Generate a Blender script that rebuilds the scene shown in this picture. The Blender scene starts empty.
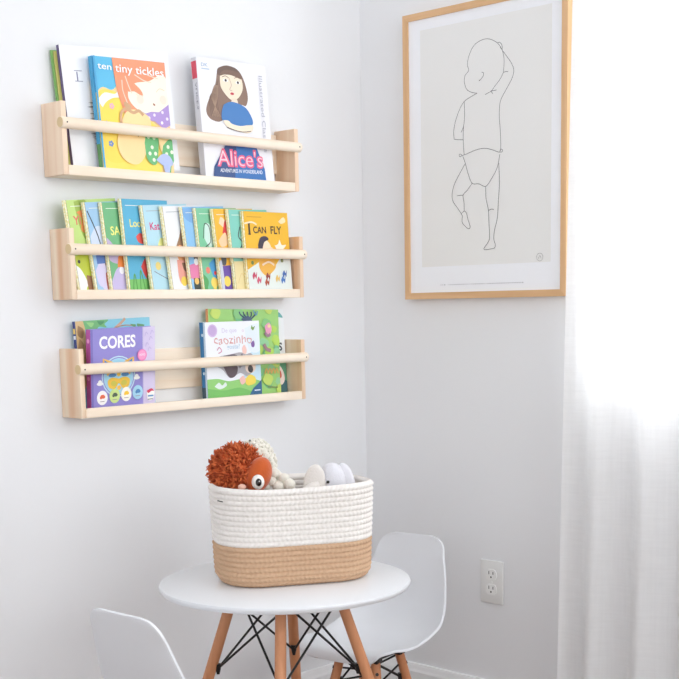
import bpy, bmesh, math, random
from mathutils import Vector, Matrix
PI = math.pi
sc = bpy.context.scene
COL = sc.collection

# ------------------------------------------------------------------ camera
CF = Vector((0.71620847, 0.68149416, -0.15037001))
CR = Vector((0.68733651, -0.72613623, -0.01716682))
CU = Vector((0.1208882, 0.09105977, 0.98848073))
CC = Vector((-2.554397, -2.367046, 1.076488))
FP, PX, PY = 1279.515, 350.4407, 501.1728
cd = bpy.data.cameras.new('camera')
cam = bpy.data.objects.new('camera', cd); COL.objects.link(cam)
cam.matrix_world = Matrix(((CR.x, CU.x, -CF.x, CC.x), (CR.y, CU.y, -CF.y, CC.y), (CR.z, CU.z, -CF.z, CC.z), (0, 0, 0, 1)))
cd.sensor_width = 36; cd.sensor_fit = 'HORIZONTAL'; cd.lens = FP / 679 * 36
cd.shift_x = -(PX - 339.5) / 679; cd.shift_y = (PY - 339.5) / 679
cd.clip_start = 0.05
sc.camera = cam

# ------------------------------------------------------------------ light
sc.view_settings.view_transform = 'Standard'
sc.view_settings.look = 'None'
sc.view_settings.gamma = 1
sc.view_settings.exposure = -0.42
sc.view_settings.use_curve_mapping = False
try:
    sc.cycles.use_denoising = True
    sc.cycles.max_bounces = 10; sc.cycles.diffuse_bounces = 6; sc.cycles.transparent_max_bounces = 12
except Exception:
    pass
world = bpy.data.worlds.new('sky'); sc.world = world; world.use_nodes = True
bg = world.node_tree.nodes['Background']
bg.inputs[0].default_value = (0.93, 0.96, 1.0, 1); bg.inputs[1].default_value = 3.0

def area_light(name, loc, direction, sx, sy, power, col):
    l = bpy.data.lights.new(name, 'AREA'); l.shape = 'RECTANGLE'; l.size = sx; l.size_y = sy
    l.energy = power; l.color = col
    o = bpy.data.objects.new(name, l); COL.objects.link(o); o.location = loc
    o.rotation_euler = Vector(direction).to_track_quat('-Z', 'Y').to_euler()
    return o
area_light('daylight_right_window', (0.35, -1.50, 1.62), (-1, 0, 0), 1.9, 1.9, 60, (0.94, 0.975, 1.0))
area_light('fill_light_back', (-1.5, -4.12, 1.9), (0.0, 1, 0.05), 2.4, 1.3, 36, (0.945, 0.975, 1.0))  # added soft fill from behind the viewer, no known source there
area_light('fill_light_left', (-4.12, -2.2, 1.6), (1, 0.05, -0.05), 2.0, 1.3, 17, (0.96, 0.98, 1.0))  # added fill to brighten the right wall, source is made up

# ------------------------------------------------------------------ helpers
def ray(x, y):
    return CF * FP + CR * (x - PX) - CU * (y - PY)
def at(x, y, ax, v):                      # the point of a pixel's ray on an axis plane
    d = ray(x, y); t = (v - CC[ax]) / d[ax]
    return CC + d * t
def at_depth(x, y, dep):
    return CC + ray(x, y) * (dep / FP)

def lin(c):
    return tuple(((v / 255) / 12.92 if v / 255 <= 0.04045 else ((v / 255 + 0.055) / 1.055) ** 2.4) for v in c) + (1,)
_m = {}
def mat(name, col, rough=0.5, spec=0.5, sheen=0.0, bump=None, metal=0.0):
    if name in _m: return _m[name]
    m = bpy.data.materials.new(name); m.use_nodes = True; _m[name] = m
    nt = m.node_tree; b = nt.nodes['Principled BSDF']
    b.inputs['Base Color'].default_value = lin(col); b.inputs['Roughness'].default_value = rough
    b.inputs['Specular IOR Level'].default_value = spec; b.inputs['Metallic'].default_value = metal
    b.inputs['Sheen Weight'].default_value = sheen
    if bump:
        sc_, st = bump
        n = nt.nodes.new('ShaderNodeTexNoise'); n.inputs['Scale'].default_value = sc_; n.inputs['Detail'].default_value = 4
        tc = nt.nodes.new('ShaderNodeTexCoord'); nt.links.new(tc.outputs['Object'], n.inputs['Vector'])
        bp = nt.nodes.new('ShaderNodeBump'); bp.inputs['Strength'].default_value = st; bp.inputs['Distance'].default_value = 0.002
        nt.links.new(n.outputs['Fac'], bp.inputs['Height']); nt.links.new(bp.outputs['Normal'], b.inputs['Normal'])
    return m
def paint(c):                               # printed ink of one colour
    return mat('ink_%d_%d_%d' % c, tuple(v + (255-v)*.14 for v in c), 0.35, 0.3)
def wood(name, c1, c2, axis, rough=0.5, scale=14, stretch=0.06):
    if name in _m: return _m[name]
    m = bpy.data.materials.new(name); m.use_nodes = True; _m[name] = m
    nt = m.node_tree; b = nt.nodes['Principled BSDF']; b.inputs['Roughness'].default_value = rough
    b.inputs['Specular IOR Level'].default_value = 0.3
    tc = nt.nodes.new('ShaderNodeTexCoord'); mp = nt.nodes.new('ShaderNodeMapping')
    s = [1, 1, 1]; s[axis] = stretch; mp.inputs['Scale'].default_value = s
    n = nt.nodes.new('ShaderNodeTexNoise'); n.inputs['Scale'].default_value = scale * 3; n.inputs['Detail'].default_value = 5
    n.inputs['Distortion'].default_value = 0.6
    n2 = nt.nodes.new('ShaderNodeTexNoise'); n2.inputs['Scale'].default_value = scale; n2.inputs['Detail'].default_value = 2
    mx = nt.nodes.new('ShaderNodeMath'); mx.operation = 'ADD'
    r = nt.nodes.new('ShaderNodeValToRGB'); r.color_ramp.elements[0].position = 0.75; r.color_ramp.elements[1].position = 1.25
    r.color_ramp.elements[0].color = lin(c1); r.color_ramp.elements[1].color = lin(c2)
    r.color_ramp.elements[0].position = 0.35; r.color_ramp.elements[1].position = 0.65
    hf = nt.nodes.new('ShaderNodeMath'); hf.operation = 'MULTIPLY'; hf.inputs[1].default_value = 0.5
    nt.links.new(tc.outputs['Object'], mp.inputs[0]); nt.links.new(mp.outputs[0], n.inputs['Vector']); nt.links.new(mp.outputs[0], n2.inputs['Vector'])
    nt.links.new(n.outputs['Fac'], mx.inputs[0]); nt.links.new(n2.outputs['Fac'], mx.inputs[1]); nt.links.new(mx.outputs[0], hf.inputs[0])
    nt.links.new(hf.outputs[0], r.inputs[0]); nt.links.new(r.outputs[0], b.inputs['Base Color'])
    return m
def speckle(name, c1, c2, scale, rough=0.5):
    if name in _m: return _m[name]
    m = bpy.data.materials.new(name); m.use_nodes = True; _m[name] = m
    nt = m.node_tree; b = nt.nodes['Principled BSDF']; b.inputs['Roughness'].default_value = rough
    tc = nt.nodes.new('ShaderNodeTexCoord'); n = nt.nodes.new('ShaderNodeTexNoise'); n.inputs['Scale'].default_value = scale
    n.inputs['Detail'].default_value = 2
    r = nt.nodes.new('ShaderNodeValToRGB'); r.color_ramp.elements[0].color = lin(c1); r.color_ramp.elements[1].color = lin(c2)
    r.color_ramp.elements[0].position = 0.42; r.color_ramp.elements[1].position = 0.6
    nt.links.new(tc.outputs['Object'], n.inputs['Vector']); nt.links.new(n.outputs['Fac'], r.inputs[0]); nt.links.new(r.outputs[0], b.inputs['Base Color'])
    return m

class MB:
    """collects faces with materials, builds one mesh object"""
    def __init__(s): s.v = []; s.f = []; s.m = []; s.mats = []
    def mi(s, m):
        if m not in s.mats: s.mats.append(m)
        return s.mats.index(m)
    def add(s, vs, fs, m):
        b = len(s.v); s.v += [Vector(p) for p in vs]; k = s.mi(m)
        for f in fs: s.f.append([b + i for i in f]); s.m.append(k)
    def box(s, a, b, m, bev=0.0):
        if bev <= 0:
            x0, y0, z0 = a; x1, y1, z1 = b
            vs = [(x0,y0,z0),(x1,y0,z0),(x1,y1,z0),(x0,y1,z0),(x0,y0,z1),(x1,y0,z1),(x1,y1,z1),(x0,y1,z1)]
            s.add(vs, [(0,3,2,1),(4,5,6,7),(0,1,5,4),(1,2,6,5),(2,3,7,6),(3,0,4,7)], m); return
        bm = bmesh.new(); bmesh.ops.create_cube(bm, size=1)
        for v in bm.verts: v.co = Vector([(a[i] + b[i]) / 2 + v.co[i] * (b[i] - a[i]) for i in range(3)])
        bmesh.ops.bevel(bm, geom=bm.edges[:], offset=bev, segments=2, affect='EDGES', profile=0.5)
        s.addbm(bm, m)
    def addbm(s, bm, m, M=None):
        bm.verts.ensure_lookup_table(); bm.verts.index_update()
        s.add([(M @ v.co) if M else v.co for v in bm.verts], [[v.index for v in f.verts] for f in bm.faces], m); bm.free()
    def tube(s, pts, rad, m, n=12, caps=True):
        pts = [Vector(p) for p in pts]; N = len(pts)
        if not isinstance(rad, (list, tuple)): rad = [rad] * N
        vs = []; up = None
        for i, p in enumerate(pts):
            t = (pts[min(i+1, N-1)] - pts[max(i-1, 0)]).normalized()
            if up is None: up = Vector((0,0,1)) if abs(t.z) < 0.9 else Vector((1,0,0))
            a = t.cross(up).normalized(); up = a.cross(t).normalized()
            for k in range(n):
                an = 2*PI*k/n; vs.append(p + (a*math.cos(an) + up*math.sin(an)) * rad[i])
        fs = [(i*n+k, i*n+(k+1)%n, (i+1)*n+(k+1)%n, (i+1)*n+k) for i in range(N-1) for k in range(n)]
        if caps: fs += [tuple(range(n))[::-1], tuple(range((N-1)*n, N*n))]
        s.add(vs, fs, m)
    def sphere(s, c, r, m, seg=24, rings=14, M=None):
        bm = bmesh.new(); bmesh.ops.create_uvsphere(bm, u_segments=seg, v_segments=rings, radius=1)
        rr = r if isinstance(r, (list, tuple)) else (r, r, r)
        X = Matrix.Translation(c) @ (M or Matrix.Identity(4)) @ Matrix.Diagonal((rr[0], rr[1], rr[2], 1))
        s.addbm(bm, m, X)
    def lathe(s, prof, m, n=64, c=(0,0,0)):
        vs = []; P = len(prof)
        for r, z in prof:
            for k in range(n):
                a = 2*PI*k/n; vs.append((c[0]+r*math.cos(a), c[1]+r*math.sin(a), c[2]+z))
        fs = [(i*n+k, i*n+(k+1)%n, (i+1)*n+(k+1)%n, (i+1)*n+k) for i in range(P-1) for k in range(n)]
        fs += [tuple(range(n))[::-1], tuple(range((P-1)*n, P*n))]
        s.add(vs, fs, m)
    def build(s, name, parent=None, smooth=True, origin=None, recalc=True):
        me = bpy.data.meshes.new(name)
        o_ = Vector(origin) if origin is not None else Vector((0,0,0))
        me.from_pydata([v - o_ for v in s.v], [], s.f)
        for m in s.mats: me.materials.append(m)
        me.polygons.foreach_set('material_index', s.m)
        if recalc:
            bm = bmesh.new(); bm.from_mesh(me); bmesh.ops.recalc_face_normals(bm, faces=bm.faces); bm.to_mesh(me); bm.free()
        if smooth:
            me.polygons.foreach_set('use_smooth', [True]*len(me.polygons))
            try: me.set_sharp_from_angle(angle=math.radians(38))
            except Exception: pass
        me.update()
        o = bpy.data.objects.new(name, me); COL.objects.link(o); o.location = o_
        if parent: o.parent = parent
        return o
def tag(o, label, cat, group=None):
    o['label'] = label; o['category'] = cat
    if group: o['group'] = group
    return o
def empty(name, loc=(0,0,0), rz=0.0, label=None, cat=None, group=None):
    o = bpy.data.objects.new(name, None); COL.objects.link(o); o.location = loc; o.rotation_euler = (0,0,rz)
    o.empty_display_size = 0.02
    if label: tag(o, label, cat, group)
    return o
def struct(o): o['kind'] = 'structure'; return o
def smoothpts(pts, n=6):                    # Catmull-Rom through 2D or 3D points
    P = [Vector(p) for p in pts]; out = []
    for i in range(len(P)-1):
        a = P[max(i-1,0)]; b = P[i]; c = P[i+1]; d = P[min(i+2,len(P)-1)]
        for k in range(n):
            t = k/n
            out.append(0.5*((2*b)+(c-a)*t+(2*a-5*b+4*c-d)*t*t+(3*b-a-3*c+d)*t**3))
    out.append(P[-1]); return out

# ------------------------------------------------------------------ the room
M_WALL = mat('white_wall_paint', (238, 239, 241), 0.75, 0.2, bump=(90, 0.08))
M_CEIL = mat('white_ceiling_paint', (238, 238, 238), 0.8, 0.2)
M_TRIM = mat('white_gloss_trim', (240, 240, 240), 0.4, 0.4)
M_FLOOR = wood('pale_oak_floor', (124, 104, 92), (146, 126, 112), 0, 0.45, 6, 0.1)
RX, RY, RH = -4.0, -4.2, 2.6
def slab(name, parts, m, smooth=False):
    b = MB()
    for a, c in parts: b.box(a, c, m)
    return struct(b.build(name, smooth=smooth))
slab('floor', [((RX-.1, RY-.1, -.1), (.1, .1, 0))], M_FLOOR)
slab('ceiling', [((RX-.1, RY-.1, RH), (.1, .1, RH+.1))], M_CEIL)
slab('wall_left', [((RX-.1, 0, 0), (.1, .1, RH))], M_WALL)
WY0, WY1, WZ0, WZ1 = -2.25, -0.73, 0.86, 2.30        # window in the right wall
slab('wall_right', [((0, WY1, 0), (.1, 0, RH)), ((0, RY-.1, 0), (.1, WY0, RH)), ((0, WY0, 0), (.1, WY1, WZ0)), ((0, WY0, WZ1), (.1, WY1, RH))], M_WALL)
BX0, BX1, BZ0, BZ1 = -2.8, -0.2, 1.15, 2.55            # opening added behind the viewer for the back fill light
slab('wall_back', [((RX-.1, RY-.1, 0), (BX0, RY, RH)), ((BX1, RY-.1, 0), (.0, RY, RH)), ((BX0, RY-.1, 0), (BX1, RY, BZ0)), ((BX0, RY-.1, BZ1), (BX1, RY, RH))], M_WALL)
slab('wall_far_left', [((RX-.1, RY, 0), (RX, -3.2, RH)), ((RX-.1, -1.2, 0), (RX, 0, RH)), ((RX-.1, -3.2, 0), (RX, -1.2, .95)), ((RX-.1, -3.2, 2.25), (RX, -1.2, RH))], M_WALL)  # opening added to let in the left fill light
def baseboard(name, a, b, nrm):
    # profile: flat board with stepped moulded top
    prof = [(0,0),(.014,0),(.014,.098),(.011,.104),(.0085,.112),(.006,.118),(0,.119)]
    A = Vector(a); B = Vector(b); N = Vector(nrm); m = MB(); vs = []
    for P in (A, B):
        for d, z in prof: vs.append(P + N*d + Vector((0,0,z)))
    k = len(prof)
    m.add(vs, [(i, i+1, k+i+1, k+i) for i in range(k-1)] + [tuple(range(k)), tuple(range(k, 2*k))[::-1]], M_TRIM)
    return struct(m.build(name, smooth=False))
baseboard('baseboard_left', (RX, 0, 0), (0, 0, 0), (0, -1, 0))
baseboard('baseboard_right', (0, -.014, 0), (0, RY, 0), (-1, 0, 0))
# window unit: frame, sill, pane
def window(name, y0, y1, z0, z1):
    b = MB(); f = .05
    for a, c in [((.03,y0,z0),(.08,y0+f,z1)), ((.03,y1-f,z0),(.08,y1,z1)), ((.03,y0+f,z0),(.08,y1-f,z0+f)), ((.03,y0+f,z1-f),(.08,y1-f,z1)),
                 ((.035,y0+f,(z0+z1)/2-.02),(.075,y1-f,(z0+z1)/2+.02))]:
        b.box(a, c, M_TRIM, .003)
    w = struct(b.build(name))
    g = bpy.data.materials.new('window_glass'); g.use_nodes = True; nt = g.node_tree
    nt.nodes.remove(nt.nodes['Principled BSDF']); out = nt.nodes['Material Output']
    t = nt.nodes.new('ShaderNodeBsdfTransparent'); gl = nt.nodes.new('ShaderNodeBsdfGlossy'); gl.inputs['Roughness'].default_value = 0.02
    mx = nt.nodes.new('ShaderNodeMixShader'); mx.inputs[0].default_value = 0.05
    nt.links.new(t.outputs[0], mx.inputs[1]); nt.links.new(gl.outputs[0], mx.inputs[2]); nt.links.new(mx.outputs[0], out.inputs[0])
    _m['glass'] = g
    p = MB(); p.box((.054, y0+f, z0+f), (.058, y1-f, z1-f), g); p.build('pane', w, smooth=False)
    s = MB(); s.box((-.02, y0-.03, z0-.02), (.03, y1+.03, z0), M_TRIM, .003); s.build('sill', w)
    return w
window('window_1', WY0, WY1, WZ0, WZ1)

# ------------------------------------------------------------------ sheer curtain
mc = bpy.data.materials.new('sheer_linen'); mc.use_nodes = True; nt = mc.node_tree; nt.nodes.remove(nt.nodes['Principled BSDF'])
out = nt.nodes['Material Output']
df = nt.nodes.new('ShaderNodeBsdfDiffuse'); df.inputs[0].default_value = (0.96, 0.96, 0.96, 1)
tl = nt.nodes.new('ShaderNodeBsdfTranslucent'); tl.inputs[0].default_value = (0.96, 0.96, 0.96, 1)
tr = nt.nodes.new('ShaderNodeBsdfTransparent')
m1 = nt.nodes.new('ShaderNodeMixShader'); m1.inputs[0].default_value = 0.42
m2 = nt.nodes.new('ShaderNodeMixShader')
nt.links.new(df.outputs[0], m1.inputs[1]); nt.links.new(tl.outputs[0], m1.inputs[2])
nt.links.new(tr.outputs[0], m2.inputs[1]); nt.links.new(m1.outputs[0], m2.inputs[2]); nt.links.new(m2.outputs[0], out.inputs[0])
tc = nt.nodes.new('ShaderNodeTexCoord'); mp = nt.nodes.new('ShaderNodeMapping'); mp.inputs['Scale'].default_value = (1, 1, .05)
nz = nt.nodes.new('ShaderNodeTexNoise'); nz.inputs['Scale'].default_value = 160; nz.inputs['Detail'].default_value = 3
mp2 = nt.nodes.new('ShaderNodeMapping'); mp2.inputs['Scale'].default_value = (.06, .06, 1)
nz2 = nt.nodes.new('ShaderNodeTexNoise'); nz2.inputs['Scale'].default_value = 220; nz2.inputs['Detail'].default_value = 2
ad = nt.nodes.new('ShaderNodeMath'); ad.operation = 'ADD'
mr = nt.nodes.new('ShaderNodeMapRange'); mr.inputs[1].default_value = 0.7; mr.inputs[2].default_value = 1.3; mr.inputs[3].default_value = 0.87; mr.inputs[4].default_value = 0.915
nt.links.new(tc.outputs['Object'], mp.inputs[0]); nt.links.new(tc.outputs['Object'], mp2.inputs[0])
nt.links.new(mp.outputs[0], nz.inputs['Vector']); nt.links.new(mp2.outputs[0], nz2.inputs['Vector'])
nt.links.new(nz.outputs['Fac'], ad.inputs[0]); nt.links.new(nz2.outputs['Fac'], ad.inputs[1]); nt.links.new(ad.outputs[0], mr.inputs[0])
nt.links.new(mr.outputs[0], m2.inputs[0])
b = MB(); NS, NZ = 300, 40; vs = []
CYW = 1.62
for j in range(NZ+1):
    z = 0.012 + 2.34*j/NZ
    for i in range(NS+1):
        u = i/NS
        ye = -0.684 - 0.0175*z
        y = ye - u*CYW - 0.012*math.sin(u*9+z*.8)*min(1, u*12)
        w = u*CYW
        fold = 0.017*math.sin(2*PI*w/0.125 + 0.6*math.sin(w*9) - 0.3) + 0.004*math.sin(2*PI*w/0.057 + 1.1 + z*.3)
        x = -0.085 + fold*(1.1 - 0.25*z/2.35)
        vs.append((x, y, z))
fs = [(j*(NS+1)+i, j*(NS+1)+i+1, (j+1)*(NS+1)+i+1, (j+1)*(NS+1)+i) for j in range(NZ) for i in range(NS)]
b.add(vs, fs, mc)
# hemmed side edge: a second narrow layer of cloth folded behind the edge
vs2 = [(v[0]+.0025, v[1], v[2]) for j in range(NZ+1) for v in vs[j*(NS+1):j*(NS+1)+6]]
b.add(vs2, [(j*6+i, j*6+i+1, (j+1)*6+i+1, (j+1)*6+i) for j in range(NZ) for i in range(5)], mc)
cur = b.build('curtain', recalc=False)
cur.data.set_sharp_from_angle(angle=PI)
tag(cur, 'sheer white linen curtain hanging in soft folds over the bright window', 'curtain')
crod = empty('curtain_rod', (-.085, -1.5, 2.37), 0, 'white curtain rod above the window carrying the sheer curtain', 'curtain rod')
M_WMETAL = mat('white_metal', (235, 235, 235), 0.35)
b = MB(); b.tube([(0, .88, 0), (0, -.88, 0)], .011, M_WMETAL); b.sphere((0, .89, 0), .018, M_WMETAL); b.sphere((0, -.89, 0), .018, M_WMETAL); b.build('rod', crod)
for yy in (.84, -.84):
    b = MB(); b.box((.0, yy-.008, -.02), (.084, yy+.008, -.008), M_WMETAL, .002); b.box((.079, yy-.015, -.04), (.0845, yy+.015, .04), M_WMETAL, .002); b.build('bracket', crod)

# ------------------------------------------------------------------ shelves
P1 = wood('pine_along', (246, 226, 202), (255, 244, 228), 0, 0.5, 22, 0.05)
P2 = wood('pine_upright', (230, 192, 160), (252, 232, 208), 2, 0.5, 14, 0.03)
P3 = wood('pine_laminated', (222, 174, 134), (246, 228, 204), 2, 0.5, 11, 0.02)
M_SCREW = mat('dark_screw', (70, 60, 52), 0.5, metal=0.6)
M_ENDGR = mat('rod_end_grain', (222, 196, 150), 0.6, bump=(200, .3))
SW, SD, SH = 0.6726, 0.0723, 0.1481
LIPT, RAILT, BOT = 0.012, 0.008, 0.010
SWD = {'A': 0.6800, 'B': 0.6832, 'C': 0.6726}
SHX = {'A': -0.9850, 'B': -0.9800, 'C': -0.9708}
SHZ = {'A': 1.3569, 'B': 1.1009, 'C': 0.8493}
def make_shelf(key, label):
    x0, z0 = SHX[key], SHZ[key]; SW = SWD[key]
    r = empty('book_shelf', (x0 + SW/2, 0, z0), 0, label, 'shelf', 'pine book ledges on the left wall')
    h = SW/2; T = 0.013
    for s in (-1, 1):
        b = MB(); xa, xb = (-h, -h+T) if s < 0 else (h-T, h)
        b.box((xa, -SD, 0), (xb, -.0005, SH), P2 if key == 'A' else P3, .0015); b.build('side_panel', r)
    b = MB(); b.box((-h+T, -SD, 0), (h-T, -SD+LIPT, .0205), P1, .001); b.build('front_lip', r)
    b = MB(); b.box((-h+T, -SD+LIPT, 0), (h-T, -.0005, BOT), P1); b.build('bottom_board', r)
    b = MB(); b.box((-h+T, -.0005-RAILT, .046), (h-T, -.0005, .139), P1, .001); b.build('back_rail', r)
    b = MB(); e = .0035; R = .0118
    b.tube([(-h-e, -SD, .1045), (-h-e+.0015, -SD, .1045), (h+e-.0015, -SD, .1045), (h+e, -SD, .1045)], [R-.0012, R, R, R-.0012], P1, 28)
    rod = b.build('dowel_rail', r)
    for s in (-1, 1):
        b = MB(); x = s*(h+e)
        b.tube([(x - s*.002, -SD, .1045), (x + s*.0004, -SD, .1045)], R-.0013, M_ENDGR, 24); b.build('end_grain', rod)
        b = MB(); b.tube([(s*(h-.0065), -SD-R+.002, .1045), (s*(h-.0065), -SD-R-.0004, .1045)], .0017, M_SCREW, 10); b.build('screw', rod)
    return r
make_shelf('A', 'top pine wall shelf holding two large picture books facing out')
make_shelf('B', 'middle pine wall shelf packed with a row of thin storybooks')
make_shelf('C', 'lowest pine wall shelf holding the purple board book')

# ------------------------------------------------------------------ books
_txt = {}
def text_geo(s, bold=0.0, font_space=1.0):
    k = (s, bold, font_space)
    if k in _txt: return _txt[k]
    c = bpy.data.curves.new('lettering', 'FONT'); c.body = s; c.size = 1; c.offset = bold; c.space_character = font_space; c.resolution_u = 3
    o = bpy.data.objects.new('lettering', c); COL.objects.link(o)
    dg = bpy.context.evaluated_depsgraph_get(); dg.update()
    me = bpy.data.meshes.new_from_object(o.evaluated_get(dg))
    vs = [(v.co.x, v.co.y) for v in me.vertices]; fs = [tuple(p.vertices) for p in me.polygons]
    bpy.data.objects.remove(o); bpy.data.curves.remove(c); bpy.data.meshes.remove(me)
    if vs:
        x0 = min(v[0] for v in vs); x1 = max(v[0] for v in vs)
        vs = [(v[0]-x0, v[1]) for v in vs]; w = x1-x0
    else: w = 1
    _txt[k] = (vs, fs, w); return _txt[k]
class Art:
    """flat print on a plane: M maps (u*w, v*h, layer) to local space"""
    def __init__(s, mb, fn, w, h, eps=0.00005, lift=0.0): s.mb = mb; s.fn = fn; s.w = w; s.h = h-lift; s.k = 1; s.eps = eps; s.lift = lift; s.tf = None
    def put(s, pts, fs, col):
        if s.tf:
            au, bu, av, bv = s.tf; pts = [((p[0]/s.w*au+bu)*s.w, (p[1]/s.h*av+bv)*s.h) for p in pts]
        s.mb.add([s.fn(p[0], p[1]+s.lift if p[1] > 1e-5 else 0, s.k*s.eps) for p in pts], fs, paint(col) if isinstance(col, tuple) else col); s.k += 1
    def poly(s, pts, col):
        s.put([(min(1,max(0,u))*s.w, min(1,max(0,v))*s.h) for u, v in pts], [tuple(range(len(pts)))], col)
    def blob(s, pts, col, n=5):
        P = smoothpts(list(pts)+[pts[0]], n)[:-1]; s.poly([(p[0], p[1]) for p in P], col)
    def rect(s, u0, v0, u1, v1, col): s.poly([(u0,v0),(u1,v0),(u1,v1),(u0,v1)], col)
    def ell(s, cu, cv, ru, col, rv=None, rot=0, n=24):
        ru_ = ru*s.w; rv_ = (rv*s.w if rv else ru_); pts = []
        for k in range(n):
            a = 2*PI*k/n; x = ru_*math.cos(a); y = rv_*math.sin(a)
            pts.append(((cu*s.w + x*math.cos(rot) - y*math.sin(rot))/s.w, (cv*s.h + x*math.sin(rot) + y*math.cos(rot))/s.h))
        s.poly(pts, col)
    def stroke(s, pts, wd, col, sm=True):
        P = [Vector((u*s.w, v*s.h)) for u, v in pts]
        if sm and len(P) > 2: P = smoothpts(P, 5)
        vs = []; fs = []; hw = wd*s.w/2
        for i, p in enumerate(P):
            t = (P[min(i+1,len(P)-1)] - P[max(i-1,0)]).normalized(); n = Vector((-t.y, t.x))*hw
            vs += [p+n, p-n]
            if i: fs.append((2*i-2, 2*i-1, 2*i+1, 2*i))
        s.put([(v.x, v.y) for v in vs], fs, col)
    def text(s, t, u, v, hgt, col, wd=None, rot=0, bold=0.01, wave=0):
        vs, fs, w = text_geo(t, bold); sc_ = hgt*s.h/0.7; sx = (wd*s.w/w) if wd else sc_
        c_, s_ = math.cos(rot), math.sin(rot); pts = []
        for x, y in vs:
            X = x*sx; Y = y*sc_ + wave*s.h*math.sin(x*9)
            pts.append((u*s.w + X*c_ - Y*s_, v*s.h + X*s_ + Y*c_))
        s.put(pts, fs, col)
M_PAGE = mat('page_edges', (250, 248, 240), 0.8, 0.1)
M_GOLD = speckle('gold_foil_spine', (252, 248, 222), (238, 224, 150), 240, 0.4)
def book(shelf, TL, BL, TR, t, Yb, Yt, yaw, cover_col, spine, label, art, spine_art=None, name='picture_book', group=None, w=None, rnd=0.0):
    zb = SHZ[shelf] + BOT
    A3 = at(TL[0], TL[1], 1, Yt)
    zr = (A3.z - zb)
    # bottom point of the visible left edge, found on the leaning plane
    B3 = at(BL[0], BL[1], 1, Yb + (Yt-Yb)*0.1)
    Hd = (A3 - B3).normalized()
    W0 = Vector((math.cos(yaw), math.sin(yaw), 0)); Wd = (W0 - Hd*W0.dot(Hd)).normalized()
    N = Wd.cross(Hd).normalized()                     # towards the room
    if w is None:
        d = ray(*TR); k = (A3 - CC).dot(N)/d.dot(N); w = ((CC + d*k) - A3).dot(Wd)
    h = 0.3                                            # shorten so that the lowest corner stands on the shelf board
    low = min(0, Wd.z*w)
    lb = max(0, t*N.z)                                 # the back edge sits lower when the book leans back
    h = (A3.z + low - lb - (zb + .0006))/Hd.z
    O = A3 - Hd*h
    M = Matrix(((Wd.x, -N.x, Hd.x, O.x), (Wd.y, -N.y, Hd.y, O.y), (Wd.z, -N.z, Hd.z, O.z), (0,0,0,1)))
    r = bpy.data.objects.new(name, None); COL.objects.link(r); r.matrix_world = M; r.empty_display_size = .02
    tag(r, label, 'book', group)
    bt = min(.0016, t*.25); mcov = paint(cover_col) if isinstance(cover_col, tuple) else cover_col
    msp = paint(spine) if isinstance(spine, tuple) else spine
    mb = MB()
    if rnd > 0:
        def brd(y0, y1):
            pts = [(0,0),(w-rnd,0)] + [(w-rnd+rnd*math.sin(a), rnd-rnd*math.cos(a)) for a in (PI/6,PI/3,PI/2)] + \
                  [(w, h-rnd)] + [(w-rnd+rnd*math.cos(a), h-rnd+rnd*math.sin(a)) for a in (PI/6,PI/3,PI/2)] + [(0,h)]
            n = len(pts); vs = [(x,y0,z) for x,z in pts] + [(x,y1,z) for x,z in pts]
            mb.add(vs, [tuple(range(n)), tuple(range(n,2*n))[::-1]] + [(i,(i+1)%n,n+(i+1)%n,n+i) for i in range(n)], mcov)
    else:
        def brd(y0, y1): mb.box((0, y0, 0), (w, y1, h), mcov)
    brd(0, bt); brd(t-bt, t)
    mb.box((-.0008, .0003, 0), (.0012, t-.0003, h), msp)
    fn = lambda x, y, e: (x, -e, y)
    a = Art(mb, fn, w, h, lift=LIFT[shelf]); art(a)
    if spine_art:
        fs_ = lambda x, y, e: (-.0008-e, x, y)
        spine_art(Art(mb, fs_, t, h))
    mb.build('cover', r, smooth=False)
    pg = MB(); ins = min(.003, w*.03)
    pg.box((.0012, bt, ins*.6), (w-ins, t-bt, h-ins*.6), M_PAGE); pg.build('pages', r, smooth=False)
    return r
LIFT = {'A': .0165, 'B': .0125, 'C': .0105}
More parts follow.
